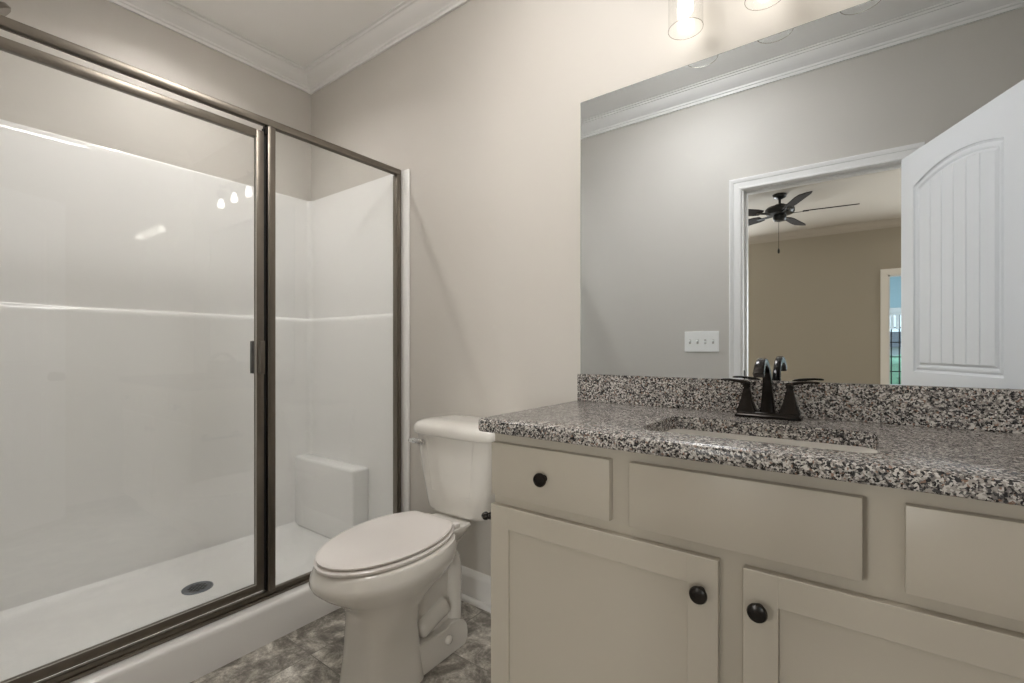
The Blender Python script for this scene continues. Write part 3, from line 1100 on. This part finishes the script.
# undermount sink
sink = thing('sink', 'white rectangular porcelain sink under the cut-out in the granite top', 'sink', (-.193, 1.18, .72))
bm = bmesh.new()
seq = [(-.014, .8515, .05), (-.014, .846, .05), (.004, .846, .05)]
rings = []
for g, z, r in ((.020, .8515, .055), (-.004, .8515, .045), (-.006, .845, .045), (-.002, .80, .045), (.006, .75, .045), (.022, .727, .045), (.06, .718, .05), (.10, .716, .02)):
    o_ = rrect(SX0 - (g if g == .020 else 0) + (0 if g == .020 else g), SX1 + (g if g == .020 else 0) - (0 if g == .020 else g),
               SY0 - (g if g == .020 else 0) + (0 if g == .020 else g), SY1 + (g if g == .020 else 0) - (0 if g == .020 else g), min(r, .05), 8)
    rings.append([(x, y, z) for x, y in o_])
outer_r = [[(SX0 + (x - SX0) * 1.0, y, z) for x, y in rrect(SX0 - .020, SX1 + .020, SY0 - .020, SY1 + .020, .05, 8)] for z in (.705, .8515)]
loft(bm, rings, False, True)
loft(bm, outer_r, True, False)
bmesh.ops.remove_doubles(bm, verts=bm.verts, dist=1e-5)
obj('basin', bm, M_porc, sink, smooth=50)
bm = bmesh.new()
lathe(bm, [(.022, .0), (.022, .003), (.016, .004), (.001, .005)], (-.193, 1.20, .7165), n=24)
obj('drain', bm, M_bronze, sink, smooth=40)

# faucet: centreset, two levers, arched spout
FCX, FCY = -.2005, 1.418
fau = thing('faucet', 'dark oil-rubbed bronze two-handle faucet standing behind the sink', 'faucet', (FCX, FCY, CZ1))


def rect_ring(cx, cy, hx, hy, z, r=.25):
    rr = min(hx, hy) * r
    return [(x, y, z) for x, y in rrect(cx - hx, cx + hx, cy - hy, cy + hy, rr, 3)]


bm = bmesh.new()
loft(bm, [rect_ring(FCX, FCY, .078, .028, CZ1 + .0003), rect_ring(FCX, FCY, .078, .028, CZ1 + .006), rect_ring(FCX, FCY, .074, .025, CZ1 + .009),
          rect_ring(FCX, FCY, .073, .024, CZ1 + .014), rect_ring(FCX, FCY, .067, .019, CZ1 + .017)])
obj('base_plate', bm, M_bronze, fau, smooth=35)
# spout: sections carried along a path (y,z) with half sizes (width, depth) and tilt
bm = bmesh.new()
path = [(1.418, .900, .0180, .018, 0), (1.418, .925, .0155, .0155, 0), (1.415, .955, .0125, .0130, 3), (1.409, .985, .0104, .0115, 12), (1.398, 1.006, .0096, .0108, 32),
        (1.380, 1.023, .0094, .0104, 50), (1.357, 1.034, .0094, .0100, 70), (1.333, 1.038, .0098, .0098, 90), (1.309, 1.034, .0104, .0098, 112),
        (1.290, 1.023, .0112, .0102, 132), (1.276, 1.006, .0122, .0110, 148)]
rings = []
for y, z, hw, hd, tilt in path:
    a = math.radians(tilt)
    # local axes: x stays, d = depth direction rotated in yz
    dy, dz = math.cos(a), math.sin(a)
    r4 = rrect(-hw, hw, -hd, hd, hd * .35, 3)
    rings.append([(FCX + u, y + v * dy, z + v * dz) for u, v in r4])
loft(bm, rings)
obj('spout', bm, M_bronze, fau, smooth=40)
bm = bmesh.new()
tube(bm, [(FCX, 1.444, .900), (FCX, 1.444, .955)], .0025, 8)
lathe(bm, [(.001, .0), (.006, .001), (.006, .006), (.001, .008)], (FCX, 1.444, .953), n=12)
obj('lift_rod', bm, M_bronze, fau, smooth=40)
for s in (-1, 1):
    cx = FCX + s * .051
    bm = bmesh.new()
    loft(bm, [rect_ring(cx, FCY, .024, .022, .900), rect_ring(cx, FCY, .0235, .0215, .905), rect_ring(cx, FCY, .019, .018, .915), rect_ring(cx, FCY, .0135, .0140, .935),
              rect_ring(cx, FCY, .0092, .0100, .956), rect_ring(cx, FCY, .0070, .0080, .964), rect_ring(cx, FCY, .0088, .0092, .968), rect_ring(cx, FCY, .0085, .009, .974)])
    hb = obj('handle_body', bm, M_bronze, fau, smooth=35)
    bm = bmesh.new()
    rings = []
    for d, zc, hw, hz in ((-.010, .976, .007, .003), (-.004, .978, .0095, .0045), (.008, .980, .010, .005), (.025, .983, .008, .0038), (.045, .985, .0078, .0030), (.060, .9845, .009, .0028), (.066, .984, .008, .002)):
        rings.append([(cx + s * d, FCY - .002 + u, zc + v) for u, v in rrect(-hw, hw, -hz, hz, hz * .6, 3)])
    loft(bm, rings)
    obj('lever', bm, M_bronze, hb, smooth=35)

# mirror
obj_m = obj('wall_mirror', B(((-.805, YB - .006, .9815), (.420, YB - .0005, 1.951))), M_mirror, org=(-.19, YB, .98))
tag(obj_m, 'large frameless rectangular wall mirror standing on the granite backsplash', 'mirror')
bm = B(((-.8062, YB - .0062, .9815), (-.805, YB - .0006, 1.9522)), ((-.8062, YB - .0062, 1.951), (.4212, YB - .0006, 1.9522)), ((.420, YB - .0062, .9815), (.4212, YB - .0006, 1.9522)))
obj('polished_edge', bm, simple('mirror_edge', (0.16, 0.20, 0.19), 0.2), obj_m)

# vanity light: three clear glass cylinders
LX, LY, LZ = (-.413, -.206, .0), 1.407, 2.008
vl = thing('vanity_light', 'three-lamp wall light with clear glass cylinder shades above the mirror', 'wall light', (-.205, YB, 2.20))
obj('back_plate', B(((-.33, YB - .022, 2.155), (-.08, YB - .0005, 2.255)), bev=.004), M_bronze, vl)
obj('crossbar', B(((-.44, YB - .075, 2.195), (.03, YB - .055, 2.212)), ((-.215, YB - .06, 2.195), (-.195, YB - .02, 2.212)), bev=.003), M_bronze, vl)
for x in LX:
    bm = bmesh.new()
    tube(bm, smooth_path([(x, YB - .065, 2.20), (x, YB - .10, 2.205), (x, LY, 2.195), (x, LY, 2.165)], 5), .006, 10)
    lathe(bm, [(.012, 2.175), (.026, 2.168), (.028, 2.155), (.028, 2.135)], (x, LY, 0), n=24)
    lathe(bm, [(.016, 2.135), (.016, 2.112)], (x, LY, 0), n=20)
    arm = obj('lamp_arm', bm, M_bronze, vl, smooth=40)
    bm = bmesh.new()
    r = .048
    lathe(bm, [(.022, 2.150), (.040, 2.149), (.047, 2.142), (r, 2.13), (r, 2.013), (r + .0008, 2.0092), (r - .0008, 2.008)], (x, LY, 0), n=40, cap=False)
    sd = obj('lamp_shade', bm, M_shade, arm, smooth=60)
    bm = bmesh.new()
    tube(bm, [(x + (r + .0002) * math.cos(a), LY + (r + .0002) * math.sin(a), 2.0085) for a in [2 * PI * k / 40 for k in range(41)]], .0011, 6)
    obj('rim', bm, glass_mat('rim_glass', 1.9, (0.80, 0.79, 0.76)) if 'rim_glass' not in bpy.data.materials else bpy.data.materials['rim_glass'], sd, smooth=60)
    bm = bmesh.new()
    lathe(bm, [(.012, 2.115), (.013, 2.100), (.018, 2.088), (.0215, 2.074), (.020, 2.060), (.013, 2.050), (.001, 2.046)], (x, LY, 0), n=24)
    obj('bulb', bm, M_bulb, arm, smooth=60)

# ceiling lights: a recessed one over the shower, an unseen fill dome added over the room
x, y = -2.13, .78
t = thing('ceiling_downlight', 'short round downlight on the ceiling over the shower', 'ceiling light', (x, y, ZC))
bm = bmesh.new()
lathe(bm, [(.036, -.002), (.048, -.034), (.052, -.037), (.080, -.037), (.084, -.032), (.084, -.0005)], (x, y, ZC), n=40, cap=False)
obj('trim_ring', bm, M_trim, t, smooth=50)
bm = bmesh.new()
lathe(bm, [(.034, -.0015), (.034, -.003)], (x, y, ZC), n=40)
obj('lens', bm, M_can, t)
for x, y, lb in ((-.76, .75, 'unseen white dome light added flush on the ceiling to fill the room'),):
    t = thing('fill_ceiling_light', lb, 'ceiling light', (x, y, ZC))
    bm = bmesh.new()
    lathe(bm, [(.195, -.0005), (.195, -.016), (.190, -.018), (.10, -.018)], (x, y, ZC), n=40)
    obj('base', bm, M_trim, t, smooth=50)
    bm = bmesh.new()
    lathe(bm, [(.178, -.0185), (.186, -.026), (.188, -.044), (.182, -.058), (.155, -.070), (.10, -.077), (.05, -.079), (.001, -.0795)], (x, y, ZC), n=48)
    obj('dome', bm, M_dome, t, smooth=70)


# ------------------------------------------------------------------ switch plate on the doorway wall (seen in the mirror)
sw = thing('light_switch', 'white four-gang light switch plate on the wall left of the doorway', 'light switch', (-.776, YF, 1.05))
obj('plate', B(((-.876, YF + .0005, 1.052), (-.676, YF + .006, 1.176)), bev=.002), M_switch, sw)
for k in range(4):
    x = -.843 + k * .0447
    obj('slot', B(((x - .006, YF + .0058, 1.100), (x + .006, YF + .0068, 1.127))), simple('slot_grey', (0.45, 0.45, 0.43), 0.5) if k == 0 else bpy.data.materials['slot_grey'], sw)
    t = bmesh.new()
    box(t, (x - .0045, YF + .004, 1.108), (x + .0045, YF + .016, 1.119), .001)
    up = 1 if k != 2 else -1
    t.transform(Matrix.Translation((0, YF, 1.1135)) @ Matrix.Rotation(math.radians(22 * up), 4, 'X') @ Matrix.Translation((0, -YF, -1.1135)))
    obj('toggle', t, M_switch, sw)
